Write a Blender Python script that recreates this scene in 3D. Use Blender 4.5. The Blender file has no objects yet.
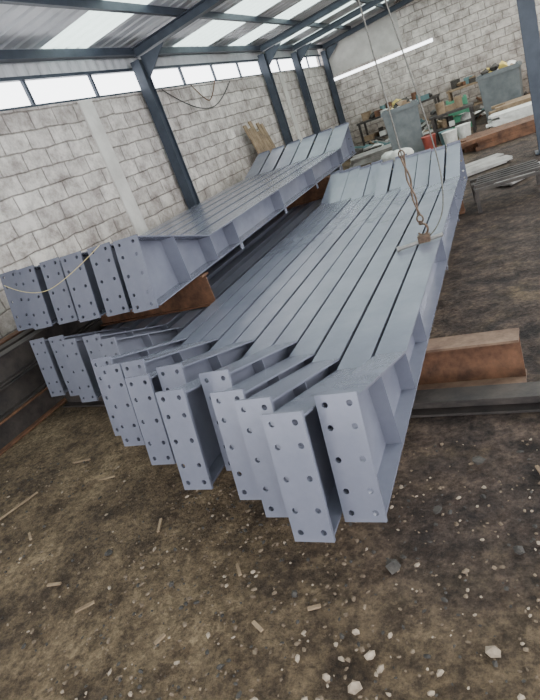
import bpy, bmesh, math, random
from mathutils import Vector, Matrix, noise
random.seed(7)
C=bpy.context; D=bpy.data

# ---------------------------------------------------------------- materials
def newmat(name):
    m=D.materials.new(name); m.use_nodes=True
    nt=m.node_tree; return m,nt,nt.nodes['Principled BSDF']
def N(nt,t,**k):
    n=nt.nodes.new(t)
    for a,b in k.items():
        if a in n.inputs: n.inputs[a].default_value=b
        else: setattr(n,a,b)
    return n
def c4(c): return (c[0],c[1],c[2],1)
def noisy(name,c1,c2,scale=4,rough=.6,metal=0,bump=.1,bscale=40,detail=6,c3=None,lo=.35,hi=.65):
    m,nt,b=newmat(name); L=nt.links
    tc=N(nt,'ShaderNodeTexCoord')
    n=N(nt,'ShaderNodeTexNoise',Scale=scale,Detail=detail,Roughness=.65)
    L.new(tc.outputs['Object'],n.inputs['Vector'])
    r=N(nt,'ShaderNodeValToRGB'); e=r.color_ramp.elements
    e[0].position=lo; e[0].color=c4(c1); e[1].position=hi; e[1].color=c4(c2)
    if c3: x=e.new((lo+hi)/2); x.color=c4(c3)
    L.new(n.outputs['Fac'],r.inputs['Fac']); L.new(r.outputs['Color'],b.inputs['Base Color'])
    b.inputs['Roughness'].default_value=rough; b.inputs['Metallic'].default_value=metal
    n2=N(nt,'ShaderNodeTexNoise',Scale=bscale,Detail=4)
    L.new(tc.outputs['Object'],n2.inputs['Vector'])
    bp=N(nt,'ShaderNodeBump',Strength=bump,Distance=.01)
    L.new(n2.outputs['Fac'],bp.inputs['Height']); L.new(bp.outputs['Normal'],b.inputs['Normal'])
    return m
M_paint=noisy('grey_primer',(.125,.13,.17),(.175,.18,.225),2.5,.25,.15,.04,30,lo=.3,hi=.7)
M_paintd=noisy('grey_primer_dull',(.12,.125,.16),(.17,.175,.215),2.5,.36,.15,.04,30,lo=.3,hi=.7)
M_rust=noisy('rusty_steel',(.06,.028,.016),(.18,.085,.045),7,.8,.2,.3,60)
M_rustd=noisy('rusty_steel_dusty',(.09,.05,.034),(.21,.135,.09),6,.8,.1,.3,60)
M_dark=noisy('dark_mill_steel',(.025,.022,.022),(.075,.062,.055),5,.6,.4,.2,50)
M_chain=noisy('worn_sling_steel',(.06,.04,.03),(.17,.11,.075),40,.6,.5,.2,50)
M_post=noisy('dark_blue_grey_paint',(.028,.036,.052),(.045,.055,.075),5,.5,.2,.05,40)
M_roof=noisy('galvanised_sheet',(.50,.51,.54),(.64,.65,.68),1.6,.45,.15,.03,20)
M_sheet=noisy('pale_cladding_sheet',(.46,.47,.49),(.58,.59,.60),2,.6,0,.05,20)
M_conc=noisy('cast_concrete',(.44,.41,.385),(.58,.55,.52),3,.9,0,.4,30)
M_rubble=noisy('pale_rubble',(.19,.145,.105),(.33,.265,.20),14,.9,0,.5,60)
M_grit=noisy('grit',(.08,.055,.036),(.19,.14,.095),30,.9,0,.5,60)
M_coal=noisy('dark_lumps',(.02,.018,.016),(.06,.052,.045),20,.9,0,.5,60)
M_wood=noisy('old_timber',(.13,.085,.05),(.28,.20,.125),6,.8,0,.3,50)
M_paleplate=noisy('dusty_plate_steel',(.20,.185,.175),(.36,.34,.32),5,.6,.2,.1,50)
M_bar=noisy('grey_clamp_bar',(.12,.115,.11),(.22,.21,.20),20,.5,.4,.1,50)
M_green=noisy('green_plastic',(.03,.16,.09),(.06,.24,.13),4,.5)
M_teal=noisy('teal_plastic',(.06,.13,.14),(.10,.18,.18),4,.5)
M_red=noisy('red_plastic',(.22,.04,.03),(.32,.07,.05),4,.5)
M_white=noisy('white_sack',(.45,.44,.41),(.62,.61,.58),9,.8,0,.4,30)
M_yellow=noisy('yellow_item',(.45,.34,.08),(.55,.42,.12),9,.7)
M_bin=noisy('grey_bin_paint',(.10,.115,.12),(.17,.185,.19),4,.5,.2)
M_rope=noisy('steel_wire_rope',(.07,.065,.06),(.16,.15,.13),60,.6,.3)
M_yrope=noisy('yellow_twine',(.4,.32,.14),(.5,.42,.22),60,.8)
M_blk=noisy('black_cable',(.01,.01,.01),(.03,.03,.03),20,.5)
M_sky,nt,b=newmat('fibreglass_rooflight'); nt.nodes.remove(b)
tr=N(nt,'ShaderNodeBsdfTranslucent'); tr.inputs[0].default_value=(.76,.90,.84,1)
df=N(nt,'ShaderNodeBsdfDiffuse'); df.inputs[0].default_value=(.58,.68,.63,1)
mx=N(nt,'ShaderNodeMixShader'); mx.inputs[0].default_value=.4
nt.links.new(tr.outputs[0],mx.inputs[1]); nt.links.new(df.outputs[0],mx.inputs[2]); nt.links.new(mx.outputs[0],nt.nodes['Material Output'].inputs[0])

def blockmat(name,axis,ca,cb,mortar,low):
    m,nt,b=newmat(name); L=nt.links
    tc=N(nt,'ShaderNodeTexCoord'); s=N(nt,'ShaderNodeSeparateXYZ'); cb_=N(nt,'ShaderNodeCombineXYZ')
    L.new(tc.outputs['Object'],s.inputs[0])
    L.new(s.outputs['Y' if axis=='Y' else 'X'],cb_.inputs['X']); L.new(s.outputs['Z'],cb_.inputs['Y'])
    nz=N(nt,'ShaderNodeTexNoise',Scale=3.2,Detail=5); L.new(tc.outputs['Object'],nz.inputs['Vector'])
    mx=N(nt,'ShaderNodeVectorMath',operation='SCALE'); mx.inputs['Scale'].default_value=.06
    L.new(nz.outputs['Color'],mx.inputs[0])
    ad=N(nt,'ShaderNodeVectorMath',operation='ADD'); L.new(cb_.outputs[0],ad.inputs[0]); L.new(mx.outputs[0],ad.inputs[1])
    br=N(nt,'ShaderNodeTexBrick'); br.offset=.5
    for k,v in dict(Scale=1.0,Color1=c4(ca),Color2=c4(cb),Mortar=c4(mortar)).items(): br.inputs[k].default_value=v
    br.inputs['Mortar Size'].default_value=.014; br.inputs['Mortar Smooth'].default_value=.9
    br.inputs['Brick Width'].default_value=.41; br.inputs['Row Height'].default_value=.215; br.inputs['Bias'].default_value=0
    L.new(ad.outputs[0],br.inputs['Vector'])
    n2=N(nt,'ShaderNodeTexNoise',Scale=3.5,Detail=9,Roughness=.78); L.new(tc.outputs['Object'],n2.inputs['Vector'])
    r=N(nt,'ShaderNodeValToRGB'); e=r.color_ramp.elements; e[0].position=.36; e[0].color=(.46,.42,.40,1); e[1].position=.60; e[1].color=(1.15,1.13,1.1,1)
    L.new(n2.outputs['Fac'],r.inputs['Fac'])
    mm=N(nt,'ShaderNodeMix',data_type='RGBA',blend_type='MULTIPLY'); mm.inputs[0].default_value=1
    L.new(br.outputs['Color'],mm.inputs[6]); L.new(r.outputs['Color'],mm.inputs[7])
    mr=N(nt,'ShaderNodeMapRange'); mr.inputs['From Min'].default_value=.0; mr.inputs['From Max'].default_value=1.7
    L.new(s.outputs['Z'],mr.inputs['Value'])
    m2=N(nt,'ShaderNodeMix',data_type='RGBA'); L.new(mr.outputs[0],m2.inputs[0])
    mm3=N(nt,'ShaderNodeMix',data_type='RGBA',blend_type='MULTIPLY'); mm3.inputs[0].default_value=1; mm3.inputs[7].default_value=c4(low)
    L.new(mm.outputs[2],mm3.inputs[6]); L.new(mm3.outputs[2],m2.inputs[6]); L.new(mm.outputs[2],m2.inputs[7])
    L.new(m2.outputs[2],b.inputs['Base Color']); b.inputs['Roughness'].default_value=.95
    bp=N(nt,'ShaderNodeBump',Strength=.7,Distance=.025); inv=N(nt,'ShaderNodeMath',operation='MULTIPLY_ADD'); inv.inputs[1].default_value=-1; 
    L.new(br.outputs['Fac'],inv.inputs[0]); L.new(n2.outputs['Fac'],inv.inputs[2])
    L.new(inv.outputs[0],bp.inputs['Height']); L.new(bp.outputs['Normal'],b.inputs['Normal'])
    return m
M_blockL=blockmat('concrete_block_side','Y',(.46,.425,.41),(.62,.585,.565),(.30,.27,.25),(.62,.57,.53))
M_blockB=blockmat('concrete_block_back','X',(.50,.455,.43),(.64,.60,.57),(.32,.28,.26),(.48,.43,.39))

def floormat():
    m,nt,b=newmat('packed_dirt'); L=nt.links
    tc=N(nt,'ShaderNodeTexCoord')
    n1=N(nt,'ShaderNodeTexNoise',Scale=1.6,Detail=10,Roughness=.75); L.new(tc.outputs['Object'],n1.inputs['Vector'])
    r=N(nt,'ShaderNodeValToRGB'); e=r.color_ramp.elements
    e[0].position=.38; e[0].color=(.055,.038,.025,1); e[1].position=.66; e[1].color=(.25,.185,.115,1)
    x=e.new(.5); x.color=(.135,.098,.06,1)
    L.new(n1.outputs['Fac'],r.inputs['Fac'])
    s=N(nt,'ShaderNodeSeparateXYZ'); L.new(tc.outputs['Object'],s.inputs[0])
    n3=N(nt,'ShaderNodeTexNoise',Scale=2.2,Detail=6,Roughness=.65); L.new(tc.outputs['Object'],n3.inputs['Vector'])
    def mr(o,a,b_): 
        q=N(nt,'ShaderNodeMapRange'); q.interpolation_type='SMOOTHSTEP'; q.inputs['From Min'].default_value=a; q.inputs['From Max'].default_value=b_; L.new(o,q.inputs['Value']); return q.outputs[0]
    def ma(op,a,b_):
        q=N(nt,'ShaderNodeMath',operation=op)
        for i,v in enumerate((a,b_)):
            if isinstance(v,(int,float)): q.inputs[i].default_value=v
            else: L.new(v,q.inputs[i])
        return q.outputs[0]
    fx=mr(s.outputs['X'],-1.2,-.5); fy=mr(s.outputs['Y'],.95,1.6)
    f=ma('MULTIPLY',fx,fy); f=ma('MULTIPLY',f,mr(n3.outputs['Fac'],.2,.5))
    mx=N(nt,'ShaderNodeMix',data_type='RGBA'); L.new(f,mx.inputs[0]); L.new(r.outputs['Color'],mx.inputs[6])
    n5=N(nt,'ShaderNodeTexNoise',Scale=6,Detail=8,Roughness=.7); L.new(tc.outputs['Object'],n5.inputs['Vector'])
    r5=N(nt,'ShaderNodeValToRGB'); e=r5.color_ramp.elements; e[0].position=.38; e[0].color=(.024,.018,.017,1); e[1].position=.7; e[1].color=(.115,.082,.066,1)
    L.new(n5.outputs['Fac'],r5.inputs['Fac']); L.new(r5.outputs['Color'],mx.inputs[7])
    n4=N(nt,'ShaderNodeTexNoise',Scale=34,Detail=6,Roughness=.75); L.new(tc.outputs['Object'],n4.inputs['Vector'])
    r4=N(nt,'ShaderNodeValToRGB'); e=r4.color_ramp.elements; e[0].position=.38; e[0].color=(.35,.32,.30,1); e[1].position=.62; e[1].color=(1.3,1.26,1.2,1)
    L.new(n4.outputs['Fac'],r4.inputs['Fac'])
    n6=N(nt,'ShaderNodeTexNoise',Scale=5.5,Detail=9,Roughness=.8); L.new(tc.outputs['Object'],n6.inputs['Vector'])
    r6=N(nt,'ShaderNodeValToRGB'); e=r6.color_ramp.elements; e[0].position=.39; e[0].color=(.33,.29,.27,1); e[1].position=.53; e[1].color=(1,1,1,1)
    L.new(n6.outputs['Fac'],r6.inputs['Fac'])
    m3=N(nt,'ShaderNodeMix',data_type='RGBA',blend_type='MULTIPLY'); m3.inputs[0].default_value=.85
    m2=N(nt,'ShaderNodeMix',data_type='RGBA',blend_type='MULTIPLY'); m2.inputs[0].default_value=.85
    L.new(mx.outputs[2],m2.inputs[6]); L.new(r4.outputs['Color'],m2.inputs[7])
    L.new(m2.outputs[2],m3.inputs[6]); L.new(r6.outputs['Color'],m3.inputs[7])
    L.new(m3.outputs[2],b.inputs['Base Color']); b.inputs['Roughness'].default_value=.9; b.inputs['Specular IOR Level'].default_value=.3
    bp=N(nt,'ShaderNodeBump',Strength=.8,Distance=.018); L.new(n4.outputs['Fac'],bp.inputs['Height'])
    bp2=N(nt,'ShaderNodeBump',Strength=.7,Distance=.06); L.new(n5.outputs['Fac'],bp2.inputs['Height']); L.new(bp.outputs[0],bp2.inputs['Normal'])
    L.new(bp2.outputs['Normal'],b.inputs['Normal'])
    return m
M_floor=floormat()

# ---------------------------------------------------------------- mesh builder
class MB:
    def __init__(s): s.v=[]; s.f=[]; s.m=[]
    def add(s,vs,fs,mi=0,mat=None):
        o=len(s.v)
        for p in vs:
            p=Vector(p); s.v.append(mat@p if mat is not None else p)
        for f in fs: s.f.append([i+o for i in f]); s.m.append(mi)
    def box(s,a,b,mi=0,mat=None):
        x0,y0,z0=a; x1,y1,z1=b
        vs=[(x0,y0,z0),(x1,y0,z0),(x1,y1,z0),(x0,y1,z0),(x0,y0,z1),(x1,y0,z1),(x1,y1,z1),(x0,y1,z1)]
        s.add(vs,[(0,3,2,1),(4,5,6,7),(0,1,5,4),(1,2,6,5),(2,3,7,6),(3,0,4,7)],mi,mat)
    def prof_x(s,pts,x0,x1,mi=0,mat=None):
        n=len(pts)
        vs=[(x0,p[0],p[1]) for p in pts]+[(x1,p[0],p[1]) for p in pts]
        fs=[list(range(n)),list(range(2*n-1,n-1,-1))]+[(i,i+n,(i+1)%n+n,(i+1)%n) for i in range(n)]
        s.add(vs,fs,mi,mat)
    def cyl(s,a,b,r,n=12,mi=0,r2=None):
        a=Vector(a); b=Vector(b); r2=r if r2 is None else r2
        z=(b-a).normalized(); x=z.orthogonal().normalized(); y=z.cross(x)
        vs=[]
        for P,R in((a,r),(b,r2)):
            for i in range(n):
                t=2*math.pi*i/n; vs.append(P+x*R*math.cos(t)+y*R*math.sin(t))
        s.add(vs,[list(range(n-1,-1,-1)),list(range(n,2*n))]+[(i,(i+1)%n,(i+1)%n+n,i+n) for i in range(n)],mi)
    def blob(s,c,r,sx=1,sy=1,sz=1,mi=0,jit=.3,rot=0,sub=1):
        bm=bmesh.new(); bmesh.ops.create_icosphere(bm,subdivisions=sub,radius=1)
        R=Matrix.Rotation(rot,3,'Z'); vs=[]
        for v in bm.verts:
            p=v.co*(1+random.uniform(-jit,jit)); p=R@Vector((p.x*sx*r,p.y*sy*r,p.z*sz*r)); vs.append(p+Vector(c))
        s.add(vs,[[v.index for v in f.verts] for f in bm.faces],mi); bm.free()
    def plate(s,O,vd,w,h,t,rows,hr,mi=0,cols=(-.29,.29)):
        O=Vector(O); vd=Vector(vd).normalized(); ud=Vector((1,0,0)); nd=ud.cross(vd)
        P=lambda u,v,k: O+ud*u+vd*v+nd*k
        rb=[0]+[(rows[i]+rows[i+1])/2*h for i in range(len(rows)-1)]+[h]
        for ci,cu in enumerate(cols):
            u0,u1=(-w/2,0) if ci==0 else (0,w/2)
            for ri,rv in enumerate(rows):
                v0,v1=rb[ri],rb[ri+1]; cx=cu*w; cy=rv*h
                ang=[2*math.pi*i/14 for i in range(14)]
                for X,Y in((u0,v0),(u1,v0),(u1,v1),(u0,v1)): ang.append(math.atan2(Y-cy,X-cx)%(2*math.pi))
                ang.sort(); n=len(ang); inn=[];out=[]
                for a in ang:
                    dx,dy=math.cos(a),math.sin(a); inn.append((cx+hr*dx,cy+hr*dy)); k=1e9
                    if dx>1e-9:k=min(k,(u1-cx)/dx)
                    if dx<-1e-9:k=min(k,(u0-cx)/dx)
                    if dy>1e-9:k=min(k,(v1-cy)/dy)
                    if dy<-1e-9:k=min(k,(v0-cy)/dy)
                    out.append((cx+k*dx,cy+k*dy))
                vs=[P(a,b,0) for a,b in out]+[P(a,b,0) for a,b in inn]+[P(a,b,-t) for a,b in out]+[P(a,b,-t) for a,b in inn]
                fs=[]
                for i in range(n):
                    j=(i+1)%n
                    fs+= [(i,j,j+n,i+n),(i+2*n,i+3*n,j+3*n,j+2*n),(i+n,j+n,j+3*n,i+3*n)]
                s.add(vs,fs,mi)
        a,b_=-w/2,w/2
        vs=[P(a,0,0),P(b_,0,0),P(b_,h,0),P(a,h,0),P(a,0,-t),P(b_,0,-t),P(b_,h,-t),P(a,h,-t)]
        s.add(vs,[(0,4,5,1),(1,5,6,2),(2,6,7,3),(3,7,4,0)],mi)
    def obj(s,name,mats,loc=(0,0,0),rz=0,bevel=0,smooth=False):
        me=D.meshes.new(name); me.from_pydata([tuple(v) for v in s.v],[],s.f)
        for m in mats: me.materials.append(m)
        me.polygons.foreach_set('material_index',s.m); me.update()
        bm=bmesh.new(); bm.from_mesh(me); bmesh.ops.recalc_face_normals(bm,faces=bm.faces); bm.to_mesh(me); bm.free()
        o=D.objects.new(name,me); C.collection.objects.link(o); o.location=loc; o.rotation_euler=(0,0,rz)
        if bevel:
            b=o.modifiers.new('b','BEVEL'); b.width=bevel; b.segments=2; b.limit_method='ANGLE'
        if smooth: me.polygons.foreach_set('use_smooth',[True]*len(me.polygons))
        return o
def tube(name,pts,r,mat,smooth=True):
    cu=D.curves.new(name,'CURVE'); cu.dimensions='3D'; cu.bevel_depth=r; cu.bevel_resolution=2
    sp=cu.splines.new('POLY' if not smooth else 'NURBS'); sp.points.add(len(pts)-1)
    for i,p in enumerate(pts): sp.points[i].co=(*p,1)
    if smooth: sp.use_endpoint_u=True; sp.order_u=3
    cu.materials.append(mat); o=D.objects.new(name,cu); C.collection.objects.link(o); return o

# ---------------------------------------------------------------- portal frame beams
def haunched_beam(x,y,zb,L,w,d,hh,hl,tilt=.1,rz=0,mat=M_paint,cleats=False,hh2=None,hl2=.85,pw=None):
    mb=MB(); tf=.009; tw=.007; hh2=hh2 or hh; pw=pw or w+.004
    mb.box((-w/2,.012,0),(w/2,L-.012,tf))
    tp=[(tilt,hh),(hl,d),(L-hl2,d),(L,hh2)]
    up=tp; dn=[(p[0],p[1]-tf) for p in tp]
    mb.prof_x(up+dn[::-1],-w/2,w/2)
    mb.prof_x([(.01,tf),(L-.01,tf),(L-.01,hh2-tf),(L-hl2,d-tf),(hl,d-tf),(tilt,hh-tf)],-tw/2,tw/2)
    vd=Vector((0,tilt,hh)).normalized()
    O=Vector((0,0,0))-vd*.012
    hr=.0115 if w<.18 else .014
    mb.plate(O,vd,pw,Vector((0,tilt,hh)).length+.028,.014,(.075,.25,.5,.75,.925) if hh<.48 else (.07,.24,.5,.76,.93),hr)
    mb.plate((0,L,-.012),(0,0,1),pw,hh2+.03,-.014,(.075,.25,.5,.75,.925),hr)
    for yy in (hl,L-hl2): mb.box((-w/2+.004,yy-.004,tf),(w/2-.004,yy+.004,d-tf))
    ym=hl*.5; zt=hh+(d-hh)*((ym-tilt)/(hl-tilt))-tf
    mb.prof_x([(ym-.003,tf),(ym+.003,tf),(ym+.003,zt),(ym-.003,zt)],-w/2+.006,w/2-.006)
    if cleats:
        k=hl+.5
        while k<L-hl2:
            mb.box((w/2-.02,k-.003,-.07),(w/2-.014,k+.06,0.0)); mb.box((tw/2,k-.003,tf),(w/2-.004,k+.003,d-tf)); k+=1.35
    return mb.obj('haunched_steel_beam',[mat],(x,y,zb),rz)
jit=[0,-.17,-.12,-.09,.04,-.16,.03,-.10,.02,-.05,.0]
for i in range(11):
    x=-.668-.17*i
    y=1.375+.42*(.17*i)+jit[i]
    haunched_beam(x,y,.27,5.72,.152,.215,.455+random.uniform(-.008,.008),.86,tilt=.10,rz=math.radians(random.uniform(-.1,.1)),cleats=(i==0))
for i in range(5):
    haunched_beam(-2.72-.275*i,2.60+.08*i+(-.04,.03,-.03,.04,0)[i],.20,6.6,.165,.215,.49,.85,tilt=.08,mat=M_paintd)
ju=[0,.02,-.01,.02,-.02,.02]
for i in range(6):
    haunched_beam(-2.665-.34*i,3.10+.055*i+ju[i],.72,6.85,.285,.235,.52,1.05,tilt=.12,rz=math.radians(random.uniform(-.1,.1)),cleats=(i==0),mat=M_paint,hl2=.95,pw=.235)

# ---------------------------------------------------------------- support / loose beams
def ibeam(name,a,b,h,w,mat,tf=.014,tw=.01,mat2=None):
    a=Vector(a); b=Vector(b); d=(b-a); L=d.length
    mb=MB(); mb.box((-w/2,0,0),(w/2,L,tf),1); mb.box((-w/2,0,h-tf),(w/2,L,h),1); mb.box((-tw/2,0,tf),(tw/2,L,h-tf))
    return mb.obj(name,[mat,mat2 or mat],a,-math.atan2(d.x,d.y))
ibeam('rusty_support_beam',(-2.52,2.82,0),(-.13,2.69,0),.264,.14,M_rust,.014,.012,M_rustd)
ibeam('rusty_support_beam',(-2.52,6.6,0),(-.64,6.6,0),.255,.15,M_rust)
ibeam('dark_support_rail',(-1.2,2.50,0),(.9,2.36,0),.09,.13,M_dark)
ibeam('dark_support_beam',(-4.0,3.12,0),(-2.55,2.92,0),.185,.14,M_dark)
ibeam('dark_support_beam',(-4.0,8.0,0),(-2.5,8.0,0),.185,.14,M_dark)
ibeam('rusty_spacer_beam',(-3.95,3.92,.43),(-2.50,3.80,.43),.275,.10,M_rust)
ibeam('rusty_spacer_beam',(-3.95,7.9,.43),(-2.5,7.9,.43),.275,.12,M_rust)
k=0
for lv,xs in enumerate([(-4.16,-4.36,-4.57,-4.79),(-4.18,-4.41,-4.66),(-4.22,-4.46,-4.70)]):
    for x in xs:
        ibeam('dark_stored_beam',(x,.9+random.uniform(-.3,.3),lv*.225),(x+random.uniform(-.01,.01),9+random.uniform(-.4,.4),lv*.225),.22,.15,M_dark,mat2=(M_dark if k%3 else M_rust)); k+=1

# ---------------------------------------------------------------- room
XL,YB=-5.1,18.9
mb=MB()
nx,ny=150,150; x0,x1,y0,y1=-6.2,7,-4,21
vs=[];fs=[]
for j in range(ny+1):
    for i in range(nx+1):
        x=x0+(x1-x0)*i/nx; y=y0+(y1-y0)*(j/ny)**1.3
        z=-.012+.02*noise.noise(Vector((x*1.6,y*1.6,0)))+.008*noise.noise(Vector((x*6,y*6,3)))
        vs.append((x,y,min(z,0.0)))
for j in range(ny):
    for i in range(nx):
        a=j*(nx+1)+i; fs.append((a,a+1,a+nx+2,a+nx+1))
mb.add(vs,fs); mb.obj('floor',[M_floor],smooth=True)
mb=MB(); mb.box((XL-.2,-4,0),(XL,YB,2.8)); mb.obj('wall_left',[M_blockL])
mb=MB()
for y in (-1.5,2.6,6.45,14.4): mb.box((XL-.02,y,0),(XL+.03,y+.28,2.79))
mb.obj('trim_1',[M_conc],bevel=.01)
mb=MB(); n=int((YB+4)/.05)
pts=[]
for i in range(n):
    y=-4+i*.05; pts.append((XL-.06+(.018 if i%4<2 else 0),y))
vs=[(p[0],p[1],3.14) for p in pts]+[(p[0],p[1],3.5) for p in pts]
mb.add(vs,[(i,i+1,i+1+n,i+n) for i in range(n-1)]); mb.obj('wall_left_cladding',[M_sheet])
posts=[-2.4,2.8,8.05,13.35,15.8,18.75]
mb=MB(); mb.box((XL-.08,-4,2.8),(XL-.02,YB,2.83),0); mb.box((XL-.08,-4,3.12),(XL-.02,YB,3.16),0)
y=-3.4
while y<YB: 
    mb.box((XL-.08,y,2.83),(XL-.04,y+.045,3.12)); y+=1.3
mb.obj('window_1',[M_post])
mb=MB()
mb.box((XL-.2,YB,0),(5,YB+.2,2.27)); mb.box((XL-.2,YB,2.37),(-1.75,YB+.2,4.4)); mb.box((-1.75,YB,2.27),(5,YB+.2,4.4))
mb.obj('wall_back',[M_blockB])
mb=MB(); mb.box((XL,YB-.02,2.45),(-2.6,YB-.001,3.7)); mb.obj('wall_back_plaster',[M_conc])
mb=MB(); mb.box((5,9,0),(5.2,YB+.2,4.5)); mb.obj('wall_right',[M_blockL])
def zc(x): return 3.47+.08*(x-XL)
mb=MB(); ys=[]; y=-4
while y<YB+.2:
    ys+= [(y,0),(y+.16,0),(y+.18,.028),(y+.22,.028)]; y+=.24
vs=[]
for (yy,h) in ys: vs+= [(XL-.3,yy,zc(XL-.3)+h),(5.2,yy,zc(5.2)+h)]
sk=[(-.5,1.0),(3.2,4.6),(6.2,7.2),(9.6,11.0),(11.9,13.0),(14.3,15.4),(16.4,17.9)]
for i in range(len(ys)-1):
    yy=ys[i][0]; t=1 if any(a<yy<b for a,b in sk) else 0
    mb.add([vs[2*i],vs[2*i+1],vs[2*i+3],vs[2*i+2]],[(0,1,2,3)],t)
mb.obj('ceiling',[M_roof,M_sky])
mb=MB()
for x in (-4.0,-2.8,-1.6,-.4,.8,2.0,3.2,4.4):
    z=zc(x); mb.box((x-.03,-4,z-.10),(x+.03,YB-.01,z-.004))
mb.obj('roof_purlins',[M_post])
def steel_frame(y):
    px=-4.965; mb=MB(); h=3.21
    mb.box((px-.08,y-.085,0),(px+.08,y-.073,h)); mb.box((px-.08,y+.073,0),(px+.08,y+.085,h)); mb.box((px-.045,y-.073,0),(px+.045,y+.073,h))
    mb.obj('steel_portal_post',[M_post])
    mb=MB(); xa,xb=px+.02,4.97
    F=[(0,3,2,1),(4,5,6,7),(0,1,5,4),(1,2,6,5),(2,3,7,6),(3,0,4,7)]
    for o1,o2,q in ((-.235,-.222,.08),(-.115,-.103,.08),(-.23,-.11,.02)):
        mb.add([(xa,y-q,zc(xa)+o1),(xb,y-q,zc(xb)+o1),(xb,y+q,zc(xb)+o1),(xa,y+q,zc(xa)+o1),(xa,y-q,zc(xa)+o2),(xb,y-q,zc(xb)+o2),(xb,y+q,zc(xb)+o2),(xa,y+q,zc(xa)+o2)],F)
    vs=[(px+.085,y-.01,2.9),(px+.085,y-.01,3.24),(px+.55,y-.01,3.27),(px+.085,y+.01,2.9),(px+.085,y+.01,3.24),(px+.55,y+.01,3.27)]
    mb.add(vs,[(0,1,2),(3,5,4),(0,2,5,3),(0,3,4,1),(1,4,5,2)])
    mb.obj('roof_rafter',[M_post])
for y in posts: steel_frame(y)
mb=MB(); mb.box((-5.08,-4,3.30),(-4.96,YB-.02,3.40)); mb.obj('eave_beam',[M_post])
mb=MB(); px,py=.37,9.0; h=3.63
mb.box((px-.10,py-.085,0),(px+.10,py-.073,h)); mb.box((px-.10,py+.073,0),(px+.10,py+.085,h)); mb.box((px-.05,py-.073,0),(px+.05,py+.073,h)); mb.box((px-.15,py-.15,0),(px+.15,py+.15,.015))
mb.obj('steel_column',[M_post])

# ---------------------------------------------------------------- lifting tackle
tube('wire_rope_sling',[(-.82,4.05,3.68),(-.76,4.03,2.2),(-.72,4.0,1.12)],.0055,M_rope)
tube('wire_rope_sling',[(-.76,4.05,3.7),(-.62,4.05,2.2),(-.50,4.03,1.2),(-.49,4.0,.85),(-.55,3.95,.60),(-.66,3.94,.53)],.005,M_rope)
mb=MB()
# twisted steel sling leg (two strands) with eye, hook and clamp bar
a=Vector((-.72,4.0,1.13)); b_=Vector((-.69,3.945,.70))
prev=[None,None]
for i in range(41):
    t=i/40; c=a.lerp(b_,t); rr=.008+.004*math.sin(math.pi*t)
    for q in (0,1):
        an=t*9+q*math.pi; p=c+Vector((rr*math.cos(an),rr*math.sin(an),0))
        if prev[q] is not None: mb.cyl(prev[q],p,.0075,6)
        prev[q]=p
def ring(c,r,rt,ax):
    pts=[Vector(c)+Vector((r*math.cos(t)*ax,r*math.cos(t)*(1-ax),r*1.3*math.sin(t))) for t in [2*math.pi*i/14 for i in range(14)]]
    for i in range(14): mb.cyl(pts[i],pts[(i+1)%14],rt,6)
ring((-.72,4.0,1.14),.02,.006,1); ring((-.69,3.945,.675),.022,.007,1)
hk=[]
for i in range(13):
    t=math.radians(110-i*22); hk.append(Vector((-.69+.038*math.cos(t)-.0,3.945,.595+.042*math.sin(t))))
hk=[Vector((-.69,3.945,.66))]+hk
for i in range(len(hk)-1): mb.cyl(hk[i],hk[i+1],.010-.0003*i,8)
mb.prof_x([(3.915,.50),(3.97,.50),(3.97,.555),(3.915,.555)],-.735,-.65)
mb.cyl((-.88,3.875,.508),(-.57,4.0,.508),.015,10,1)
mb.cyl((-.89,3.871,.51),(-.87,3.879,.51),.021,10,1)
mb.obj('lifting_sling_hook',[M_chain,M_bar])
tube('tie_twine',[(-4.15,3.25,1.18),(-3.7,3.1,1.02),(-3.2,3.1,1.12),(-2.85,3.15,1.27)],.003,M_yrope)
tube('hanging_cable',[(XL+.04,8.6,2.78),(XL+.06,9.2,2.45),(XL+.06,10.1,2.3),(XL+.06,10.8,2.5),(XL+.05,11.3,2.75)],.009,M_blk)
tube('hanging_cable',[(XL+.05,9.6,2.8),(XL+.07,9.9,2.5),(XL+.07,10.2,2.45),(XL+.06,10.6,2.8)],.009,M_rust)

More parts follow.
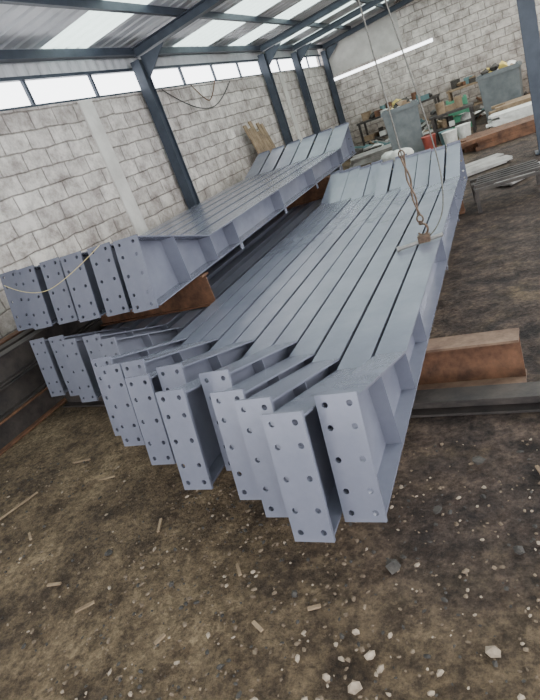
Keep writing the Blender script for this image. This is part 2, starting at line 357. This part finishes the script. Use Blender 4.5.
# ---------------------------------------------------------------- background clutter
def planks(name,cx,cy,z,n,L,w,t,rz,mat,spread=.05,lvl=2):
    mb=MB()
    for l in range(lvl):
        for i in range(n):
            R=Matrix.Translation((random.uniform(-spread,spread),(i-n/2)*(w+.01),l*(t+.002)))@Matrix.Rotation(random.uniform(-.06,.06),4,'Z')
            mb.box((-L/2,-w/2,0),(L/2,w/2,t),0,R)
    return mb.obj(name,[mat],(cx,cy,z),rz)
mb=MB()
for i in range(6):
    R=Matrix.Translation((XL+.56,11.0+.17*i,0))@Matrix.Rotation(-.22,4,'Y')
    mb.box((-.02,0,0),(.01,.14,1.75+random.uniform(-.2,.25)),0,R)
mb.obj('leaning_boards',[M_wood])
def bin_(name,x,y,w,d,h,mat,rz,taper=.06):
    mb=MB(); t=.03
    o=[(-w/2+taper,-d/2+taper,0),(w/2-taper,-d/2+taper,0),(w/2-taper,d/2-taper,0),(-w/2+taper,d/2-taper,0),(-w/2,-d/2,h),(w/2,-d/2,h),(w/2,d/2,h),(-w/2,d/2,h),
       (-w/2+t,-d/2+t,h),(w/2-t,-d/2+t,h),(w/2-t,d/2-t,h),(-w/2+t,d/2-t,h),(-w/2+taper+t,-d/2+taper+t,.05),(w/2-taper-t,-d/2+taper+t,.05),(w/2-taper-t,d/2-taper-t,.05),(-w/2+taper+t,d/2-taper-t,.05)]
    mb.add(o,[(0,3,2,1),(0,1,5,4),(1,2,6,5),(2,3,7,6),(3,0,4,7),(4,5,9,8),(5,6,10,9),(6,7,11,10),(7,4,8,11),(8,9,13,12),(9,10,14,13),(10,11,15,14),(11,8,12,15),(12,13,14,15)])
    mb.box((-w/2-.025,-d/2-.025,h-.09),(w/2+.025,-d/2,h-.03)); mb.box((-w/2-.025,d/2,h-.09),(w/2+.025,d/2+.025,h-.03))
    mb.box((-w/2-.025,-d/2,h-.09),(-w/2,d/2,h-.03)); mb.box((w/2,-d/2,h-.09),(w/2+.025,d/2,h-.03))
    for k in range(16): 
        mb.blob((random.uniform(-w*.33,w*.33),random.uniform(-d*.33,d*.33),h-.05+random.uniform(-.03,.1)),random.uniform(.07,.14),1,1,.7,random.randint(1,4))
    return mb.obj(name,[mat,M_white,M_wood,M_yellow,M_coal],(x,y,0),rz)
bin_('scrap_bin',-2.25,13.6,.80,.75,1.08,M_bin,.15)
bin_('scrap_bin',-.12,15.2,.9,.85,1.05,M_bin,-.08)
def table(name,x,y,w,d,h,mat,rz=0,items=20):
    mb=MB(); mb.box((-w/2,-d/2,h-.05),(w/2,d/2,h))
    for a in(-1,1):
        for b in(-1,1): mb.box((a*(w/2-.06)-.03,b*(d/2-.06)-.03,0),(a*(w/2-.06)+.03,b*(d/2-.06)+.03,h-.05))
    mb.box((-w/2+.05,-d/2+.05,.25),(w/2-.05,d/2-.05,.28))
    for k in range(items):
        X=random.uniform(-w*.42,w*.42); Y=random.uniform(-d*.33,d*.33); zz=random.choice((h,h,.28)); mi=random.choice((0,1,2,3,4,5,1,2))
        if k%3==0: mb.cyl((X,Y,zz),(X,Y,zz+random.uniform(.1,.3)),random.uniform(.04,.1),12,mi)
        elif k%3==1: s_=random.uniform(.06,.14); mb.box((X-s_,Y-s_*.7,zz),(X+s_,Y+s_*.7,zz+random.uniform(.06,.25)),mi)
        else: mb.blob((X,Y,zz+.07),random.uniform(.08,.13),1.3,1,.7,mi)
    return mb.obj(name,[mat,M_white,M_wood,M_coal,M_rust,M_teal],(x,y,0),rz)
table('cluttered_workbench',-3.0,17.75,2.4,.9,.85,M_dark,0,50)
table('cluttered_workbench',-.6,17.85,1.9,.8,.85,M_wood,0,24)
def crate(name,x,y,z,w,d,h,mat,rz):
    mb=MB(); t=.02
    for k in range(4):
        z0=h*k/4; 
        for a in (-1,1):
            mb.box((-w/2,a*d/2-t/2,z0),(w/2,a*d/2+t/2,z0+h*.19)); mb.box((a*w/2-t/2,-d/2,z0),(a*w/2+t/2,d/2,z0+h*.19))
    for a in(-1,1):
        for b in(-1,1): mb.box((a*w/2-.03,b*d/2-.03,0),(a*w/2+.03,b*d/2+.03,h))
    mb.box((-w/2,-d/2,0),(w/2,d/2,.02))
    return mb.obj(name,[mat],(x,y,z),rz)
table('steel_trolley',-1.2,13.9,.95,.55,.6,M_dark,0,9)
crate('green_crate',-1.15,15.1,0,.42,.3,.75,M_green,.1)
mb=MB()
for (cx,cy,mi) in ((0,0,0),(.35,.1,1),(-.38,.12,2),(.1,-.3,1)):
    mb.cyl((cx,cy,0),(cx,cy,.3),.12,16,mi,.15); mb.cyl((cx,cy,.3),(cx,cy,.32),.16,16,mi)
mb.obj('paint_buckets',[M_teal,M_white,M_red],(-1.3,12.8,0))
mb=MB()
for k in range(7): mb.blob((random.uniform(-.4,.4),random.uniform(-.3,.3),.13+.14*(k//4)),.22,1.2,.8,.55,0,.08,random.random()*3,2)
mb.obj('cement_sacks',[M_white],(-2.15,11.6,0),.2,smooth=True)
planks('rusty_offcut_pile',-.1,11.4,0,6,1.5,.12,.07,.15,M_rust,.25,3)
planks('timber_pile',.75,13.9,0,6,2.0,.13,.06,0,M_wood,.2,6)
planks('pale_board_stack',.5,12.75,0,3,1.7,.2,.04,0,M_white,.15,8)
planks('steel_plate_pile',-.66,9.3,0,3,.8,.26,.02,.4,M_paleplate,.12,2)
planks('steel_plate_pile',-.02,7.8,0,2,.8,.14,.02,.9,M_paleplate,.1,2)
planks('steel_plate_pile',-3.1,14.8,0,4,1.6,.22,.04,.1,M_paleplate,.1,5)
mb=MB()
for a in (-.35,.35): mb.box((a-.02,-.3,.2),(a+.02,.3,.24)); 
for b in (-.3,0,.3): mb.box((-.37,b-.02,.24),(.37,b+.02,.27))
for a in(-.35,.35):
    for b in(-.28,.28): mb.box((a-.02,b-.02,0),(a+.02,b+.02,.2))
for i in range(5): mb.box((-.36+.02*i,-.25+.11*i,.27),(.34,-.21+.11*i,.30))
mb.obj('steel_trestle',[M_dark],(-.15,6.7,0),.12)
mb=MB()
for k in range(110):
    x=random.uniform(-4.3,.5); y=random.uniform(16.1,16.7); s_=random.uniform(.06,.2)
    if k%2: mb.blob((x,y,s_*.6),s_,1.3,1,.7,random.randint(0,5))
    else:
        R=Matrix.Translation((x,y,.06))@Matrix.Rotation(random.choice((0,3.14))+random.uniform(-.4,.4),4,'Z')@Matrix.Rotation(random.uniform(-.7,.0),4,'Y'); mb.box((0,-.03,0),(s_*4,.03,.05),random.randint(0,5),R)
mb.obj('scrap_heap',[M_rust,M_coal,M_wood,M_white,M_teal,M_paleplate])

# ---------------------------------------------------------------- ground debris (one scatter object)
mb=MB()
for k in range(2200):
    x=random.uniform(-3.9,.6); y=random.uniform(.5,2.2)
    if random.random()<.4: x=random.uniform(-1.9,.3); y=random.uniform(.6,1.9)
    r=random.choice((.003,.004,.005,.006,.009)); mb.blob((x,y,r*.2),r,random.uniform(.8,1.8),1,.6,random.choice((0,1,1,2,2,2)),.3,random.random()*3)
for (x,y,r) in ((-.65,1.04,.020),(-.61,1.0,.016),(-.68,.93,.024),(-.28,1.1,.022),(-.72,1.12,.014),(-.9,1.0,.014),(-.83,.86,.018),(-.45,.95,.012),(-1.0,.84,.014),(-.55,.88,.014),(-.78,.95,.016),(-.6,1.12,.012)):
    mb.blob((x,y,r*.5),r,1.1,.75,.8,0,.2,random.random()*3)
for (x,y,r) in ((-.63,1.4,.03),(-1.18,.93,.015),(-.5,1.7,.02),(-1.6,1.25,.014),(-2.1,1.4,.02),(-.2,1.5,.02),(-.35,2.0,.025),(-1.0,1.25,.014)):
    mb.blob((x,y,r*.5),r,1.3,.9,.7,1,.35,random.random()*3)
for (x,y,L,a) in ((-3.2,1.72,.35,1.2),(-2.6,2.0,.12,.3),(-1.9,1.6,.1,2),(-1.1,1.1,.06,2.6),(-2.3,1.2,.08,.2),(-.1,1.9,.12,1.9),(-3.0,2.2,.14,.2),(-1.5,1.0,.05,1.1),(-2.0,1.1,.09,.7),(-1.3,1.35,.07,2.2),(-.9,1.2,.05,.4),(-2.8,1.5,.08,2.5)):
    R=Matrix.Translation((x,y,.002))@Matrix.Rotation(a,4,'Z'); mb.box((-L/2,-.007,0),(L/2,.007,.008),3,R)
mb.obj('ground_rubble',[M_rubble,M_coal,M_grit,M_wood])

# ---------------------------------------------------------------- lights
w=D.worlds.new('sky'); C.scene.world=w; w.use_nodes=True
bg=w.node_tree.nodes['Background']; bg.inputs[0].default_value=(.95,.97,1,1); bg.inputs[1].default_value=5.9
def fill_lamp(x,y,p):  # added fill light in an invented tube housing, out of view
    mb=MB(); z=zc(x)-.14; mb.box((-.1,-.65,.012),(.1,.65,.07)); mb.cyl((-.04,-.6,0),(-.04,.6,0),.012); mb.cyl((.04,-.6,0),(.04,.6,0),.012)
    mb.obj('fill_housing',[M_white],(x,y,z))
    l=D.lights.new('fill_light','AREA'); l.shape='RECTANGLE'; l.size=.9; l.size_y=1.4; l.energy=p; l.color=(1,.97,.93)
    o=D.objects.new('fill_light',l); C.collection.objects.link(o); o.location=(x,y,z-.03)
fill_lamp(1.6,4,80); fill_lamp(1.4,9.6,130); fill_lamp(1.6,14.5,240)  # fill added under the roof to brighten the back area

# ---------------------------------------------------------------- camera
X=Vector((.8754,.3506,-.333)).normalized(); Z=Vector((.4622,-.8095,.3616)); Z=(Z-X*Z.dot(X)).normalized(); Y=Z.cross(X)
cam=D.cameras.new('camera'); co=D.objects.new('camera',cam); C.collection.objects.link(co)
mw=Matrix((X,Y,Z)).transposed().to_4x4(); mw.translation=(0,0,1.6); co.matrix_world=mw
cam.sensor_fit='HORIZONTAL'; cam.sensor_width=36; cam.lens=36*531/540; cam.clip_start=.02
C.scene.camera=co
